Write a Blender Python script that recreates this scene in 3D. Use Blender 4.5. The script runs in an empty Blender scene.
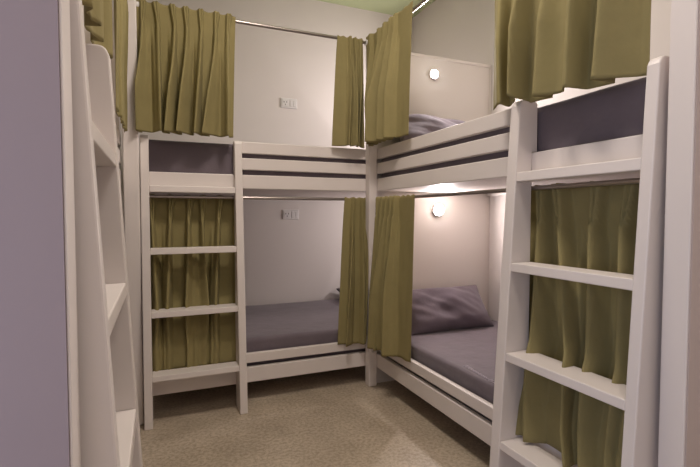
import bpy, bmesh, math, random
from mathutils import Vector, Matrix, noise
S = bpy.context.scene
COL = S.collection

# ------------------------------------------------------------------ materials
def mat(name, col, rough=.5, metal=0, spec=.5, bump=None, vary=None, emit=None, sheen=0):
    m = bpy.data.materials.new(name); m.use_nodes = True
    nt = m.node_tree; b = nt.nodes['Principled BSDF']
    b.inputs['Base Color'].default_value = (*col, 1)
    b.inputs['Roughness'].default_value = rough
    b.inputs['Metallic'].default_value = metal
    b.inputs['Specular IOR Level'].default_value = spec
    if sheen:
        b.inputs['Sheen Weight'].default_value = sheen
    tc = nt.nodes.new('ShaderNodeTexCoord')
    if bump:
        sc, st, dist = bump
        n = nt.nodes.new('ShaderNodeTexNoise'); n.inputs['Scale'].default_value = sc; n.inputs['Detail'].default_value = 4
        nt.links.new(tc.outputs['Object'], n.inputs['Vector'])
        bp = nt.nodes.new('ShaderNodeBump'); bp.inputs['Strength'].default_value = st; bp.inputs['Distance'].default_value = dist
        nt.links.new(n.outputs['Fac'], bp.inputs['Height']); nt.links.new(bp.outputs['Normal'], b.inputs['Normal'])
    if vary:
        sc, amt = vary
        n2 = nt.nodes.new('ShaderNodeTexNoise'); n2.inputs['Scale'].default_value = sc; n2.inputs['Detail'].default_value = 3
        nt.links.new(tc.outputs['Object'], n2.inputs['Vector'])
        r = nt.nodes.new('ShaderNodeValToRGB')
        r.color_ramp.elements[0].position = .3; r.color_ramp.elements[1].position = .7
        r.color_ramp.elements[0].color = (*[c*(1-amt) for c in col], 1)
        r.color_ramp.elements[1].color = (*[min(1, c*(1+amt)) for c in col], 1)
        nt.links.new(n2.outputs['Fac'], r.inputs['Fac']); nt.links.new(r.outputs['Color'], b.inputs['Base Color'])
    if emit:
        b.inputs['Emission Color'].default_value = (*emit[0], 1); b.inputs['Emission Strength'].default_value = emit[1]
    return m

def fabric_mat(name, col, weave=900, rough=.85, sheen=.15, amt=.08, translucent=0):
    m = mat(name, col, rough, spec=.25, vary=(9, amt), sheen=sheen)
    nt = m.node_tree; b = nt.nodes['Principled BSDF']
    tc = nt.nodes['Texture Coordinate']
    n = nt.nodes.new('ShaderNodeTexNoise'); n.inputs['Scale'].default_value = weave; n.inputs['Detail'].default_value = 1
    n3 = nt.nodes.new('ShaderNodeTexNoise'); n3.inputs['Scale'].default_value = 14; n3.inputs['Detail'].default_value = 3
    nt.links.new(tc.outputs['Object'], n.inputs['Vector']); nt.links.new(tc.outputs['Object'], n3.inputs['Vector'])
    b1 = nt.nodes.new('ShaderNodeBump'); b1.inputs['Strength'].default_value = .25; b1.inputs['Distance'].default_value = .0008
    b2 = nt.nodes.new('ShaderNodeBump'); b2.inputs['Strength'].default_value = .35; b2.inputs['Distance'].default_value = .012
    nt.links.new(n.outputs['Fac'], b1.inputs['Height']); nt.links.new(n3.outputs['Fac'], b2.inputs['Height'])
    if translucent:
        tr = nt.nodes.new('ShaderNodeBsdfTranslucent'); tr.inputs['Color'].default_value = (col[0]*1.1, col[1]*1.1, col[2], 1)
        mx = nt.nodes.new('ShaderNodeMixShader'); mx.inputs[0].default_value = translucent
        nt.links.new(b.outputs[0], mx.inputs[1]); nt.links.new(tr.outputs[0], mx.inputs[2])
        nt.links.new(mx.outputs[0], nt.nodes['Material Output'].inputs['Surface'])
    nt.links.new(b2.outputs['Normal'], b1.inputs['Normal']); nt.links.new(b1.outputs['Normal'], b.inputs['Normal'])
    return m

def terrazzo():
    m = bpy.data.materials.new('speckled_concrete'); m.use_nodes = True
    nt = m.node_tree; b = nt.nodes['Principled BSDF']; b.inputs['Roughness'].default_value = .42
    tc = nt.nodes.new('ShaderNodeTexCoord')
    big = nt.nodes.new('ShaderNodeTexNoise'); big.inputs['Scale'].default_value = 3.2; big.inputs['Detail'].default_value = 5
    r = nt.nodes.new('ShaderNodeValToRGB')
    r.color_ramp.elements[0].position = .32; r.color_ramp.elements[0].color = (.40, .33, .25, 1)
    r.color_ramp.elements[1].position = .7; r.color_ramp.elements[1].color = (.54, .455, .355, 1)
    v = nt.nodes.new('ShaderNodeTexVoronoi'); v.inputs['Scale'].default_value = 85
    r2 = nt.nodes.new('ShaderNodeValToRGB')
    r2.color_ramp.elements[0].position = .12; r2.color_ramp.elements[0].color = (.42, .38, .34, 1)
    r2.color_ramp.elements[1].position = .3; r2.color_ramp.elements[1].color = (1, 1, 1, 1)
    n2 = nt.nodes.new('ShaderNodeTexNoise'); n2.inputs['Scale'].default_value = 60; n2.inputs['Detail'].default_value = 3
    r3 = nt.nodes.new('ShaderNodeValToRGB')
    r3.color_ramp.elements[0].position = .35; r3.color_ramp.elements[0].color = (.72, .70, .66, 1)
    r3.color_ramp.elements[1].position = .62; r3.color_ramp.elements[1].color = (1.12, 1.12, 1.12, 1)
    mx = nt.nodes.new('ShaderNodeMixRGB'); mx.blend_type = 'MULTIPLY'; mx.inputs[0].default_value = .5
    mx2 = nt.nodes.new('ShaderNodeMixRGB'); mx2.blend_type = 'MULTIPLY'; mx2.inputs[0].default_value = .8
    for n in (big, v, n2): nt.links.new(tc.outputs['Object'], n.inputs['Vector'])
    nt.links.new(big.outputs['Fac'], r.inputs['Fac']); nt.links.new(v.outputs['Distance'], r2.inputs['Fac']); nt.links.new(n2.outputs['Fac'], r3.inputs['Fac'])
    nt.links.new(r.outputs['Color'], mx.inputs[1]); nt.links.new(r2.outputs['Color'], mx.inputs[2])
    nt.links.new(mx.outputs['Color'], mx2.inputs[1]); nt.links.new(r3.outputs['Color'], mx2.inputs[2])
    nt.links.new(mx2.outputs['Color'], b.inputs['Base Color'])
    return m

M = dict(
    wall=mat('wall_paint', (.74, .69, .66), .62, bump=(120, .05, .002), vary=(1.2, .02)),
    lav=mat('lavender_paint', (.34, .275, .285), .5, bump=(90, .05, .002), vary=(1.5, .02)),
    beige=mat('warm_lit_paint', (.62, .52, .48), .55, bump=(90, .05, .002)),  # beige instead of lavender, weaker cool light put into the colour
    ceil=mat('green_ceiling_paint', (.46, .51, .30), .7, bump=(90, .05, .002)),
    wood=mat('white_painted_wood', (.755, .695, .665), .42, bump=(35, .06, .002), vary=(4, .015)),
    board=mat('white_board', (.73, .675, .625), .30, bump=(30, .04, .002)),
    ply=mat('pale_base_board', (.72, .64, .60), .5, vary=(5, .04)),
    curtain=fabric_mat('olive_curtain_fabric', (.280, .236, .104), amt=.05, translucent=.03, sheen=.02),
    sheet=fabric_mat('charcoal_sheet', (.152, .124, .143), weave=1200, sheen=.25, amt=.06),
    pillow=fabric_mat('charcoal_pillowcase', (.15, .12, .142), weave=1200, sheen=.25, amt=.08),
    steel=mat('brushed_steel', (.42, .38, .36), .32, metal=1),
    plate=mat('white_socket_plastic', (.74, .72, .71), .3),
    hole=mat('dark_socket_hole', (.03, .03, .03), .6),
    thread=mat('pale_thread', (.55, .5, .56), .8),
    lamp=mat('lit_lens', (1, 1, 1), .4, emit=((1, .98, .98), 40)),
    lampbody=mat('white_lamp_plastic', (.85, .83, .82), .3),
    diff=mat('lit_ceiling_diffuser', (1, 1, 1), .4, emit=((1, .88, .74), 4)),
    floor=terrazzo(),
)

# ------------------------------------------------------------------ helpers
def finish(bm):
    bmesh.ops.recalc_face_normals(bm, faces=bm.faces)

def obj(name, bm, m, parent=None, smooth=False, bevel=0, seg=2):
    """link bm (world coordinates) as ONE mesh object, under parent if given"""
    finish(bm)
    if smooth:
        for f in bm.faces: f.smooth = True
    me = bpy.data.meshes.new(name); 
    off = parent.matrix_basis.translation.copy() if parent and parent.parent is None else None
    if parent and parent.parent is not None:
        off = parent.matrix_basis.translation + parent.parent.matrix_basis.translation
    if off is not None:
        bmesh.ops.translate(bm, verts=bm.verts, vec=-off)
    bm.to_mesh(me); bm.free()
    me.materials.append(m)
    o = bpy.data.objects.new(name, me); COL.objects.link(o)
    if parent: o.parent = parent
    if bevel:
        md = o.modifiers.new('Bevel', 'BEVEL'); md.width = bevel; md.segments = seg; md.limit_method = 'ANGLE'; md.angle_limit = .6
    return o

def rebase(o, loc):
    """move a top-level mesh's origin to loc without moving its shape"""
    loc = Vector(loc)
    o.data.transform(Matrix.Translation(-loc)); o.location = loc
    return o

def tag(o, label, cat, group=None):
    o['label'] = label; o['category'] = cat
    if group: o['group'] = group
    return o

def thing(name, label, cat, loc, group=None):
    o = bpy.data.objects.new(name, None); COL.objects.link(o); o.location = loc; o.empty_display_size = .1
    return tag(o, label, cat, group)

def struct(name, bm, m, bevel=0):
    o = obj(name, bm, m, bevel=bevel); o['kind'] = 'structure'
    return o

def add_box(bm, a, b):
    x0, x1 = sorted((a[0], b[0])); y0, y1 = sorted((a[1], b[1])); z0, z1 = sorted((a[2], b[2]))
    v = [bm.verts.new(p) for p in ((x0,y0,z0),(x1,y0,z0),(x1,y1,z0),(x0,y1,z0),(x0,y0,z1),(x1,y0,z1),(x1,y1,z1),(x0,y1,z1))]
    for q in ((0,3,2,1),(4,5,6,7),(0,1,5,4),(1,2,6,5),(2,3,7,6),(3,0,4,7)): bm.faces.new([v[i] for i in q])
    return v

def box(a, b):
    bm = bmesh.new(); add_box(bm, a, b); return bm

def add_tube(bm, p0, p1, r, n=14):
    p0, p1 = Vector(p0), Vector(p1); d = p1 - p0
    mtx = Matrix.Translation((p0+p1)/2) @ d.to_track_quat('Z', 'Y').to_matrix().to_4x4()
    bmesh.ops.create_cone(bm, cap_ends=True, segments=n, radius1=r, radius2=r, depth=d.length, matrix=mtx)

def poly_prism(pts, t0, t1, fn):
    """closed polygon pts (d, z) swept from t0 to t1 along the bed"""
    bm = bmesh.new()
    A = [bm.verts.new(fn(t0, d, z)) for d, z in pts]; B = [bm.verts.new(fn(t1, d, z)) for d, z in pts]
    bm.faces.new(A); bm.faces.new(B[::-1])
    for i in range(len(pts)):
        j = (i+1) % len(pts); bm.faces.new((A[i], A[j], B[j], B[i]))
    return bm

XL, XR, YB, CEIL, YF, XLW = -1.5, .954, 1.129, 3.024, -3.3, -2.45
# (a, d, z): a along the bed, d out of its front into the aisle
fB = lambda a, d, z: Vector((a, -d, z))
fR = lambda a, d, z: Vector((-d, a, z))
fL = lambda a, d, z: Vector((XL + d, a, z))

# ------------------------------------------------------------------ the room
T = .12
struct('floor', box((XLW-T, YF-T, -T), (XR+T, YB+T, 0)), M['floor'])
struct('ceiling', box((XLW-T, YF-T, CEIL), (XR+T, YB+T, CEIL+T)), M['ceil'])
struct('wall_back', box((XLW-T, YB, 0), (XR+T, YB+T, CEIL)), M['wall'])
struct('wall_right', box((XR, YF, 0), (XR+T, YB, CEIL)), M['wall'])
struct('wall_front', box((XLW-T, YF-T, 0), (XR+T, YF, CEIL)), M['wall'])
# left wall with the doorway that lets daylight in behind the camera
DY0, DY1, DZ = -3.15, -2.2, 2.15
bm = bmesh.new()
add_box(bm, (XLW-T, DY1, 0), (XLW, YB, CEIL)); add_box(bm, (XLW-T, YF, 0), (XLW, DY0, CEIL)); add_box(bm, (XLW-T, DY0, DZ), (XLW, DY1, CEIL))
struct('wall_left', bm, M['wall'])
bm = bmesh.new()
add_box(bm, (XLW-T-.02, DY0-.05, 0), (XLW+.02, DY0, DZ+.05)); add_box(bm, (XLW-T-.02, DY1, 0), (XLW+.02, DY1+.05, DZ+.05)); add_box(bm, (XLW-T-.02, DY0, DZ), (XLW+.02, DY1, DZ+.05))
struct('trim_3', bm, M['wood'])
# short walls at the near ends of the side beds, with white edge trims
struct('wall_front_left', box((XLW, -1.99, 0), (XL+.060, -1.925, CEIL)), M['lav'])
struct('trim_1', box((XL+.060, -1.988, 0), (XL+.064, -1.922, CEIL)), M['wood'], bevel=.003)
struct('wall_front_right', box((-.053, -1.99, 0), (XR, -1.925, CEIL)), M['beige'])
struct('trim_2', box((-.06, -1.988, 0), (-.053, -1.922, CEIL)), M['wood'], bevel=.003)

# ------------------------------------------------------------------ bunk beds
Z = dict(l2b=.1233, l2t=.2160, l1b=.2420, l1t=.2995, ub=1.2917, ut=1.3736, s2b=1.4033, s2t=1.4726, s1b=1.500, top=1.568)
def lerp(a, b, t): return a + (b-a)*t

def bed(label, fn, loc, a0, a1, s_in, s_out, front, W, end0, posts):
    """a0..a1 rails; s_in/s_out = the two ladder stiles' (a,a) spans, s_in nearer the shared corner; front(z) = ladder front"""
    t = thing('bunk_bed', label, 'bunk bed', loc, 'white bunk beds around the aisle')
    def rail(name, A, B, z0, z1, d0=-.03, d1=0):
        obj(name, box(fn(A, d0, z0), fn(B, d1, z1)), M['wood'], t, bevel=.004)
    rail('side_rail', a0, a1, Z['l2b'], Z['l2t']); rail('side_rail', a0, a1, Z['l1b'], Z['l1t'])
    rail('upper_side_rail', a0, a1, Z['ub'], Z['ut'])
    for z0, z1 in ((Z['s2b'], Z['s2t']), (Z['s1b'], Z['top'])):
        rail('guard_rail', s_in[1], a1, z0, z1)
    # ladder: two leaning plank stiles with rounded heads, four deep rungs
    for s0, s1 in (s_in, s_out):
        fz = lambda z: front(z)
        pts = [(0, 0), (fz(0), 0)]
        top = Z['top']+.002; r = .022; fr = fz(top)
        pts += [(fz(top-r)+.001, top-r)]
        for k in range(1, 6):
            an = math.pi/2*k/6
            pts.append((fr-r+r*math.cos(an), top-r+r*math.sin(an)))
        pts += [(fr-r, top)]
        pts += [(-.006, top)]
        for k in range(1, 5):
            an = math.pi/2*k/5
            pts.append((-.006-.02*math.sin(an), top-.02+.02*math.cos(an)))
        pts += [(-.026, 1.376), (0, 1.376)]
        obj('ladder_stile', poly_prism(pts, s0, s1, fn), M['wood'], t, bevel=.004)
    A, B = s_in[0], s_out[1]
    for zt, zb, back in ((1.2955, 1.2600, .002), (.9547, .9213, .002), (.6131, .5815, .002), (.2741, .2430, .03)):
        bm = poly_prism([(back, zb), (front(zb)-.002, zb), (front(zt)-.002, zt), (back, zt)], A, B, fn)
        obj('ladder_rung', bm, M['wood'], t, bevel=.003)
    # boards that carry the two mattresses
    for zb in (.172, 1.2925):
        bm = bmesh.new()
        add_box(bm, fn(end0+.004, -.033, zb), fn(a1-.004, -W, zb+.016))
        obj('bed_base', bm, M['ply'], t)
    obj('rear_ledger', box(fn(end0+.004, -W, 1.275), fn(a1-.004, -W+.025, 1.2928)), M['wood'], t, bevel=.003)
    for p in posts:
        obj('post', box(fn(p[0], p[2], 0), fn(p[1], p[3], p[4])), M['wood'], t, bevel=.006, seg=3)
    for q in (end0+.005, a1-.06):
        obj('rear_leg', box(fn(q, -W, 0), fn(q+.05, -W+.05, .173)), M['wood'], t, bevel=.004)
    return t

PZ = 2.275
frB = lambda z: .1493-.0778*z
frR = lambda z: .1546-.0598*z
frL = lambda z: .1510-.0535*z
bed('white wooden bunk bed along the back wall, its ladder on the left', fB, (-.5, 0, 0), -1.42, .5,
    (-.911+.001, -.867), (-1.407, -1.365), frB, 1.11, -1.42, [(-.06, 0, .0005, .06, PZ)])
bed('white wooden bunk bed along the right wall, with the pillow visible below', fR, (0, -1.0, 0), -1.918, -.021,
    (-1.387, -1.337), (-1.9006, -1.8642), frR, .945, -1.918, [])
bed('white wooden bunk bed at the left edge, seen almost end-on past the lavender wall', fL, (XL, -1.0, 0), -1.918, 0,
    (-1.387, -1.337), (-1.9006, -1.8642), frL, .94, -1.918, [(-.07, 0, .012, .089, PZ+.01)])

# the partition boards standing between neighbouring beds
t = thing('partition_board', 'pale framed partition board behind the pillows of the right bunk bed', 'partition', (.48, -.01, 0))
obj('panel', box((.0, -.018, 0), (.952, -.002, 2.215)), M['board'], t)
obj('top_trim', box((.0, -.022, 2.215), (.952, 0, 2.237)), M['board'], t, bevel=.002)
obj('edge_trim', box((.934, -.0222, 1.56), (.952, -.0182, 2.215)), M['board'], t, bevel=.001)
t = thing('partition_board', 'pale partition board at the far end of the left bunk bed', 'partition', (-1.97, .01, 0))
obj('panel', box((XLW+.002, .002, 0), (XL-.006, .018, 2.215)), M['board'], t)
obj('top_trim', box((XLW+.002, 0, 2.215), (XL-.006, .022, 2.237)), M['board'], t, bevel=.002)

# ------------------------------------------------------------------ mattresses and pillows
def mattress(label, fn, a0, a1, d0, d1, z0, z1, seed):
    bm = bmesh.new()
    add_box(bm, fn(a0, d0, z0), fn(a1, d1, z1))
    bmesh.ops.bevel(bm, geom=[e for e in bm.edges], offset=.028, segments=3, profile=.6, affect='EDGES')
    bmesh.ops.subdivide_edges(bm, edges=[e for e in bm.edges if e.calc_length() > .15], cuts=14, use_grid_fill=True)
    finish(bm)
    for v in bm.verts:
        k = noise.noise(v.co*5+Vector((seed, 0, 0)))*.004 + noise.noise(v.co*14+Vector((0, seed, 0)))*.0018
        if v.co.z > z0+.02: v.co.z += k*(1 if v.co.z > z1-.04 else .3) - .002
    o = obj('mattress', bm, M['sheet'], None, smooth=True)
    c = fn((a0+a1)/2, (d0+d1)/2, z0)
    rebase(o, c)
    tag(o, label, 'mattress', 'mattresses in charcoal sheets')
    return o
mattress('charcoal sheeted mattress on the lower bunk along the back wall', fB, -1.40, .49, -1.09, -.045, .190, .380, 1)
mattress('charcoal sheeted mattress on the upper bunk along the back wall', fB, -1.40, .49, -1.09, -.034, 1.3105, 1.560, 2)
ml = mattress('charcoal sheeted mattress on the lower right bunk, with pale stitching near its edge', fR, -1.90, -.03, -.935, -.045, .190, .372, 3)
mattress('charcoal sheeted mattress on the upper right bunk, seen through the ladder top', fR, -1.90, -.03, -.935, -.034, 1.3105, 1.558, 4)
mattress('charcoal sheeted mattress on the upper left bunk, hidden behind its guard rails', fL, -1.90, -.03, -.93, -.034, 1.3105, 1.558, 5)
mattress('charcoal sheeted mattress on the lower left bunk, hidden behind the ladder', fL, -1.90, -.03, -.93, -.045, .190, .372, 6)

# pale embroidered squiggle on the lower right sheet
bm = bmesh.new()
rnd = random.Random(5)
P0, P1 = Vector((.098, -.86, .3735)), Vector((.072, -1.135, .3735))
ax = (P1-P0); L = ax.length; ax.normalize(); ay = Vector((0, 0, 1)).cross(ax)
x = 0; last = None
while x < L-.02:
    h = rnd.choice((.012, .012, .022)); w = rnd.uniform(.012, .018)
    pts = []
    for k in range(9):
        an = math.pi*2*k/8*.8+.6
        pts.append(P0+ax*(x+w*.5+w*.5*math.cos(an))+ay*(h*.5*math.sin(an)))
    pts = ([last] if last is not None else []) + pts; last = pts[-1]
    for a, b in zip(pts, pts[1:]): add_tube(bm, a, b, .0012, 5)
    if h > .02: add_tube(bm, P0+ax*(x+w)+ay*.014, P0+ax*(x+w)-ay*.008, .0012, 5)
    x += w+.006+(.018 if rnd.random() < .2 else 0)
e = obj('embroidery', bm, M['thread'], ml); e['label'] = 'pale stitched lettering too small to read'

def pillow(label, loc, rot, w, h, th, seed):
    bm = bmesh.new(); n = 26
    for side in (1, -1):
        g = []
        for i in range(n+1):
            row = []
            for j in range(n+1):
                u, v = i/n*2-1, j/n*2-1
                f = max(0, (1-abs(u)**2.6))**.55*max(0, (1-abs(v)**2.6))**.55
                # sides bow in so that the corners stand out as ears
                x = u*w/2*(1-.075*(1-v*v)*abs(u)**3); y = v*h/2*(1-.09*(1-u*u)*abs(v)**3)
                z = side*th/2*f
                z += (noise.noise(Vector((u*2.2, v*2.2, seed)))*.022+noise.noise(Vector((u*4+v*3, v*1.5, seed+7)))*.014)*f
                z += -.008*math.sin(5*u+3*v+seed)*f*side
                row.append(bm.verts.new((x, y, z)))
            g.append(row)
        for i in range(n):
            for j in range(n):
                bm.faces.new((g[i][j], g[i+1][j], g[i+1][j+1], g[i][j+1]))
    bmesh.ops.remove_doubles(bm, verts=bm.verts, dist=.0008)
    o = obj('pillow', bm, M['pillow'], None, smooth=True)
    o.location = loc; o.rotation_euler = rot
    sb = o.modifiers.new('Sub', 'SUBSURF'); sb.levels = 1; sb.render_levels = 1
    tag(o, label, 'pillow', 'charcoal pillows')
    return o
R = math.radians
pillow('charcoal pillow leaning on the partition of the lower right bunk', (.475, -.155, .498), (R(52), 0, R(-1)), .68, .34, .17, 3)
pillow('charcoal pillow on the upper right bunk, only its top showing over the rail', (.40, -.165, 1.668), (R(43), 0, R(2)), .70, .34, .17, 5)
pillow('charcoal pillow on the lower back bunk, a corner showing past the curtain', (.345, .80, .438), (R(8), R(0), R(90)), .62, .40, .15, 8)

# ------------------------------------------------------------------ curtain rods
def rod(label, fn, a0, a1, d, z, r=.010):
    t = thing('curtain_rod', label, 'curtain rod', fn((a0+a1)/2, d, z), 'steel curtain rods')
    bm = bmesh.new(); add_tube(bm, fn(a0, d, z), fn(a1, d, z), r); obj('tube', bm, M['steel'], t, smooth=False)
    for a, s in ((a0, 1), (a1, -1)):
        bm = bmesh.new(); add_tube(bm, fn(a, d, z), fn(a+s*.014, d, z), r*1.9, 16); obj('end_socket', bm, M['lampbody'], t, bevel=.002)
rod('upper steel curtain rod over the back bunk bed', fB, XL+.089, -.06, .03, 2.247)
rod('upper steel curtain rod over the right bunk bed', fR, -1.92, -.06, .03, 2.247)
rod('upper steel curtain rod over the left bunk bed', fL, -1.92, -.07, .013, 2.247)
rod('lower steel curtain rod under the upper bunk of the back bed', fB, -1.42, .0, -.0155, 1.238, .009)
rod('lower steel curtain rod under the upper bunk of the right bed', fR, -1.92, -.022, -.0155, 1.238, .009)

# ------------------------------------------------------------------ curtains
def curtain(label, fn, ta, tb, ba, bb, zt, zb, n, seed, base, amp, group, hp=.030, head=.11, zbf=None, startd=None, pcs=None):
    """pinch-pleated curtain: top from ta to tb, hem from ba to bb; base(q) = distance from the bed front, q 0 top..1 hem; amp(q) fold depth"""
    rnd = random.Random(seed)
    nu, nv = n*30, 64
    m_ = len(pcs) if pcs else n
    pc = [(k+.5+rnd.uniform(-.17, .17))/n for k in range(n)]
    pdrift = [rnd.uniform(-.22, .22)/n for k in range(m_)]
    pamp = [rnd.uniform(.65, 1.1) for k in range(m_)]
    plean = [rnd.uniform(-.75, .75) for k in range(m_)]
    pw = [rnd.uniform(.75, 1.15) for k in range(m_)]
    ptilt = [rnd.uniform(-.16, .16)/n for k in range(m_)]
    pflip = [rnd.choice((-1, 1, 1)) for k in range(m_)]
    if pcs: pc = list(pcs)
    L = zt-zb
    bm = bmesh.new(); G = []
    for j in range(nv+1):
        q = j/nv
        T_ = q*L
        row = []
        for i in range(nu+1):
            s = i/nu
            d = 0; sh = 0
            for k in range(m_):
                c = pc[k]
                if T_ < head:
                    # stitched pleat: fans open at the top edge, closes at the pinch
                    p_ = T_/head
                    du = (s-c+ptilt[k]*(1-p_))*n
                    A = hp*lerp(.75, 1.0, p_)*lerp(.8, 1.1, pamp[k]); w = lerp(.20, .105, p_)
                    e = math.exp(-abs(du/w)**4)*(1-.45*math.exp(-(du/(w*.35))**2)*(1-.3*p_))
                    d += A*e
                else:
                    qq = (T_-head)/(L-head)
                    c += pdrift[k]*qq
                    du = (s-c)*n
                    f_ = min(1, qq*9)
                    A = lerp(hp, 1.5*amp(q)*pamp[k], min(1, qq*1.7)); w = lerp(.10, .205*pw[k], min(1, qq*3.2)**.55)
                    side = pflip[k]
                    wl, wr = (w*.55, w*1.45) if side > 0 else (w*1.45, w*.55)
                    e = math.exp(-abs(du/wl)**(3.5 if side > 0 else 2.0)) if du < 0 else math.exp(-abs(du/wr)**(2.0 if side > 0 else 3.5))
                    e = lerp(math.exp(-abs(du/w)**4), e, min(1, qq*5))
                    d += A*e + hp*.35*math.exp(-((du-side*.36)/.10)**2)*min(1, qq*4)*(1-.4*qq)
                    sh += A*e*plean[k]*qq
            q2 = max(0, (T_-head)/(L-head))
            d += .004*noise.noise(Vector((s*n*1.3, q*2.5, seed)))*min(1, q2*3)
            if pcs: d += .022*(.5-.5*math.cos(2*math.pi*min(1, max(0, s))))*min(1, q2*2)
            a = lerp(lerp(ta, tb, s), lerp(ba, bb, s), q**.8) + sh*(1 if tb > ta else -1)
            lo, hi = min(ta, tb, ba, bb), max(ta, tb, ba, bb)
            a = min(max(a, lo), hi)
            dd = base(q)+max(d, 0)
            if startd: dd = startd(a, q, dd)
            z = zt - T_
            if j == 0 or T_ < head:
                z -= .007*(.5-.5*math.cos(2*math.pi*n*(s-pc[0])))*(1-T_/head)
            hem = zbf(s) if zbf else .006*noise.noise(Vector((s*n*.9, 3, seed)))
            z += hem*q*q
            row.append(bm.verts.new(fn(a, dd, z)))
        G.append(row)
    for j in range(nv):
        for i in range(nu):
            bm.faces.new((G[j][i], G[j][i+1], G[j+1][i+1], G[j+1][i]))
    o = obj('curtain', bm, M['curtain'], None, smooth=True)
    so = o.modifiers.new('Solid', 'SOLIDIFY'); so.thickness = .0025; so.offset = 0
    rebase(o, fn((ta+tb)/2, base(0), zt))
    tag(o, label, 'curtain', group)
    return o

c_ = lambda v: (lambda q: v)
UP, LO = 'olive curtains on the upper rods', 'olive curtains on the lower rods'
# upper ones hang just outside the rods and stop above the guard rails
curtain('wide olive curtain over the back ladder, above the upper mattress', fB, -1.421, -.897, -1.417, -.918, 2.272, 1.578, 7, 11, c_(.042), c_(.062), UP)
curtain('narrow olive curtain on the upper back rod, bunched beside the corner post', fB, -.272, -.100, -.312, -.086, 2.262, 1.570, 4, 23, c_(.042), c_(.045), UP, pcs=(.48, .68, .88),
        startd=lambda a, q, d: min(d, .058) if a > -.125 else d)
curtain('olive curtain on the upper right rod, wrapped round the corner post', fR, -.022, -.565, -.060, -.525, 2.29, 1.578, 8, 31, c_(.042), c_(.062), UP, pcs=(.10, .30, .43, .56, .69),
        startd=lambda a, q, d: max(d, .066) if a > -.075 else d)
curtain('wide olive curtain over the right ladder, cut off by the top of the photo', fR, -1.232, -1.862, -1.235, -1.860, 2.272, 1.578, 5, 47, c_(.042), c_(.062), UP,
        zbf=lambda s: lerp(-.020, -.004, min(1, max(0, (s-.11)/.05))) if s < .25 else lerp(-.004, lerp(-.026, -.050, (s-.25)/.75), min(1, (s-.25)/.04)))
curtain('olive curtain of the left bunk bed nearest the camera, above the rounded ladder head', fL, -1.15, -1.865, -1.16, -1.865, 2.272, 1.590, 6, 53, c_(.0245), c_(.026), UP)
curtain('olive curtain at the far end of the left bunk bed, beside its tall post', fL, -.085, -.66, -.085, -.66, 2.272, 1.562, 5, 59, c_(.0245), c_(.010), UP)
# lower ones start behind the upper rail and spill over the lower one
def over(q): return -.075 if q < .62 else lerp(-.075, .004, min(1, (q-.62)/.26)**.8)
curtain('olive curtain behind the rungs of the back ladder', fB, -1.40, -.85, -1.40, -.868, 1.252, .262, 6, 61, over, lambda q: .072 if q < .62 else lerp(.072, .022, min(1, (q-.62)/.26)), LO, head=.15, hp=.060)
curtain('olive curtain on the lower back rod, hanging to the corner post', fB, -.205, -.012, -.262, -.040, 1.252, .292, 4, 71,
        lambda q: lerp(-.004, .010, q), c_(.045), LO, head=.13, hp=.035, pcs=(.28, .62, .86))
curtain('olive curtain on the lower right rod, hanging from the corner post', fR, -.064, -.52, -.115, -.515, 1.252, .296, 8, 83,
        lambda q: lerp(-.004, .014, q), lambda q: lerp(.055, .062, q), LO, head=.13, hp=.045, pcs=(.09, .22, .35, .47, .60))
curtain('olive curtain behind the rungs of the right ladder', fR, -1.20, -1.90, -1.345, -1.90, 1.252, .285, 6, 97, over, lambda q: .078 if q < .62 else lerp(.078, .05, min(1, (q-.62)/.26)), LO, head=.15, hp=.068)

# ------------------------------------------------------------------ wall sockets and reading lamps
def socket(label, x, z):
    t = thing('wall_socket', label, 'wall socket', (x, YB, z), 'wall sockets on the back wall')
    obj('plate', box((x-.073, YB-.009, z-.043), (x+.073, YB, z+.043)), M['plate'], t, bevel=.004, seg=3)
    ol = obj('outlet', box((x-.062, YB-.0125, z-.032), (x-.004, YB-.009, z+.032)), M['plate'], t, bevel=.002)
    bm = bmesh.new()
    for px, pz in ((-.045, .008), (-.021, .008), (-.033, -.014)):
        add_box(bm, (x+px-.0025, YB-.0132, z+pz-.006), (x+px+.0025, YB-.0124, z+pz+.006))
    obj('pin_holes', bm, M['hole'], ol)
    for k in (0, 1):
        obj('rocker_switch', box((x+.008+k*.029, YB-.014, z-.027), (x+.034+k*.029, YB-.009, z+.027)), M['plate'], t, bevel=.002)
socket('white double wall socket above the upper back bunk', -.268, 2.101)
socket('white double wall socket above the lower back bunk', -.258, 1.140)

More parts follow.
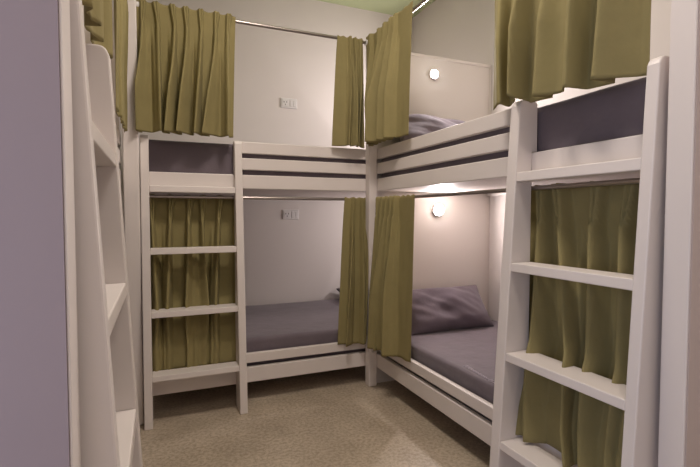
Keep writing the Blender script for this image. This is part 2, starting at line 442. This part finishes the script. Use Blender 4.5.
def lamp(label, loc, axis, power, r=.034):
    t = thing('reading_lamp', label, 'wall lamp', loc, 'round reading lamps')
    v = Vector(axis); p = Vector(loc)
    bm = bmesh.new(); add_tube(bm, p, p+v*.018, r*1.12, 28); obj('housing', bm, M['lampbody'], t, bevel=.004, seg=3)
    bm = bmesh.new()     # shallow glowing dome
    prof = [(r*.96*math.sin(q), .016+r*.55*math.cos(q)) for q in [math.pi/2*k/7 for k in range(8)]]
    ux = v.orthogonal().normalized(); uy = v.cross(ux); N = 28
    rings = [[bm.verts.new(p+v*h+(ux*math.cos(2*math.pi*k/N)+uy*math.sin(2*math.pi*k/N))*q) for k in range(N)] for q, h in prof[1:]]
    tip = bm.verts.new(p+v*prof[0][1])
    for k in range(N):
        bm.faces.new((tip, rings[0][k], rings[0][(k+1) % N]))
        for A, B in zip(rings, rings[1:]): bm.faces.new((A[k], B[k], B[(k+1) % N], A[(k+1) % N]))
    bm.faces.new(rings[-1])
    obj('lens', bm, M['lamp'], t, smooth=True)
    l = bpy.data.lights.new('reading_light', 'AREA'); l.shape = 'DISK'; l.size = r*1.6; l.energy = power; l.color = (1, .90, .89)
    o = bpy.data.objects.new('reading_light', l); COL.objects.link(o)
    o.location = p+v*(.018+r*.56); o.rotation_euler = v.to_track_quat('-Z', 'Y').to_euler()
lamp('lit round reading lamp on the partition, above the upper right bunk', (.447, -.0185, 2.107), (0, -1, 0), 11, .031)
lamp('lit round reading lamp on the partition, above the lower right bunk', (.492, -.0185, 1.172), (0, -1, 0), 9, .042)
lamp('round reading lamp at the right end of the upper back bunk, behind the partition', (XR, .55, 2.10), (-1, 0, 0), 13)
lamp('round reading lamp at the right end of the lower back bunk, behind the partition', (XR, .55, 1.10), (-1, 0, 0), 7)
lamp('round reading lamp on the far partition of the left upper bunk', (-1.95, .002, 2.10), (0, -1, 0), 7)

# ------------------------------------------------------------------ ceiling light, added entry fill and daylight through the doorway
for label, ly_ in (('round white ceiling light over the middle of the aisle', -1.25), ('added round ceiling light behind the viewer, fill for surfaces facing the camera', -2.75)):
  t = thing('ceiling_light', label, 'ceiling light', (-.75, ly_, CEIL))  # the one behind the viewer is made up to carry a fill light
  bm = bmesh.new(); add_tube(bm, (-.75, ly_, CEIL-.03), (-.75, ly_, CEIL), .17, 40); obj('housing', bm, M['lampbody'], t, bevel=.005)
  bm = bmesh.new(); add_tube(bm, (-.75, ly_, CEIL-.042), (-.75, ly_, CEIL-.029), .15, 40); obj('diffuser', bm, M['diff'], t, bevel=.004)
def area(name, loc, target, size, power, col, shape='DISK', size_y=None):
    l = bpy.data.lights.new(name, 'AREA'); l.shape = shape; l.size = size; l.energy = power; l.color = col
    if size_y: l.size_y = size_y
    o = bpy.data.objects.new(name, l); COL.objects.link(o); o.location = loc
    o.rotation_euler = (Vector(target)-Vector(loc)).to_track_quat('-Z', 'Y').to_euler()
    return o
area('ceiling_lamp_light', (-.75, -1.25, CEIL-.046), (-.75, -1.25, 0), .5, 27, (1, .88, .80))
area('entry_fill_light', (-.75, -2.75, CEIL-.046), (-.75, -2.75, 0), .5, 11, (1, .88, .80))  # added fill, brightens the faces turned toward the camera
area('doorway_daylight', (XLW-.03, (DY0+DY1)/2, 1.08), (5, (DY0+DY1)/2, 1.08), .9, 14, (.66, .74, 1.0), 'RECTANGLE', 2.0)

w = bpy.data.worlds.new('World'); S.world = w; w.use_nodes = True
w.node_tree.nodes['Background'].inputs['Color'].default_value = (.62, .68, .85, 1)
w.node_tree.nodes['Background'].inputs['Strength'].default_value = .4

# ------------------------------------------------------------------ camera
f, yaw, pitch = 451.165, .4003, .0404
fw = Vector((math.sin(yaw)*math.cos(pitch), math.cos(yaw)*math.cos(pitch), -math.sin(pitch)))
rt = Vector((math.cos(yaw), -math.sin(yaw), 0)); up = rt.cross(fw)
cam = bpy.data.cameras.new('camera'); co = bpy.data.objects.new('camera', cam); COL.objects.link(co)
cam.sensor_width = 36; cam.lens = f/700*36; cam.clip_start = .02
mw = Matrix((rt, up, -fw)).transposed().to_4x4(); mw.translation = (-1.3188, -2.715, 1.1339)
co.matrix_world = mw
S.camera = co
S.view_settings.view_transform = 'Standard'; S.view_settings.look = 'None'
S.view_settings.gamma = 1; S.view_settings.use_curve_mapping = False
S.view_settings.exposure = -.1
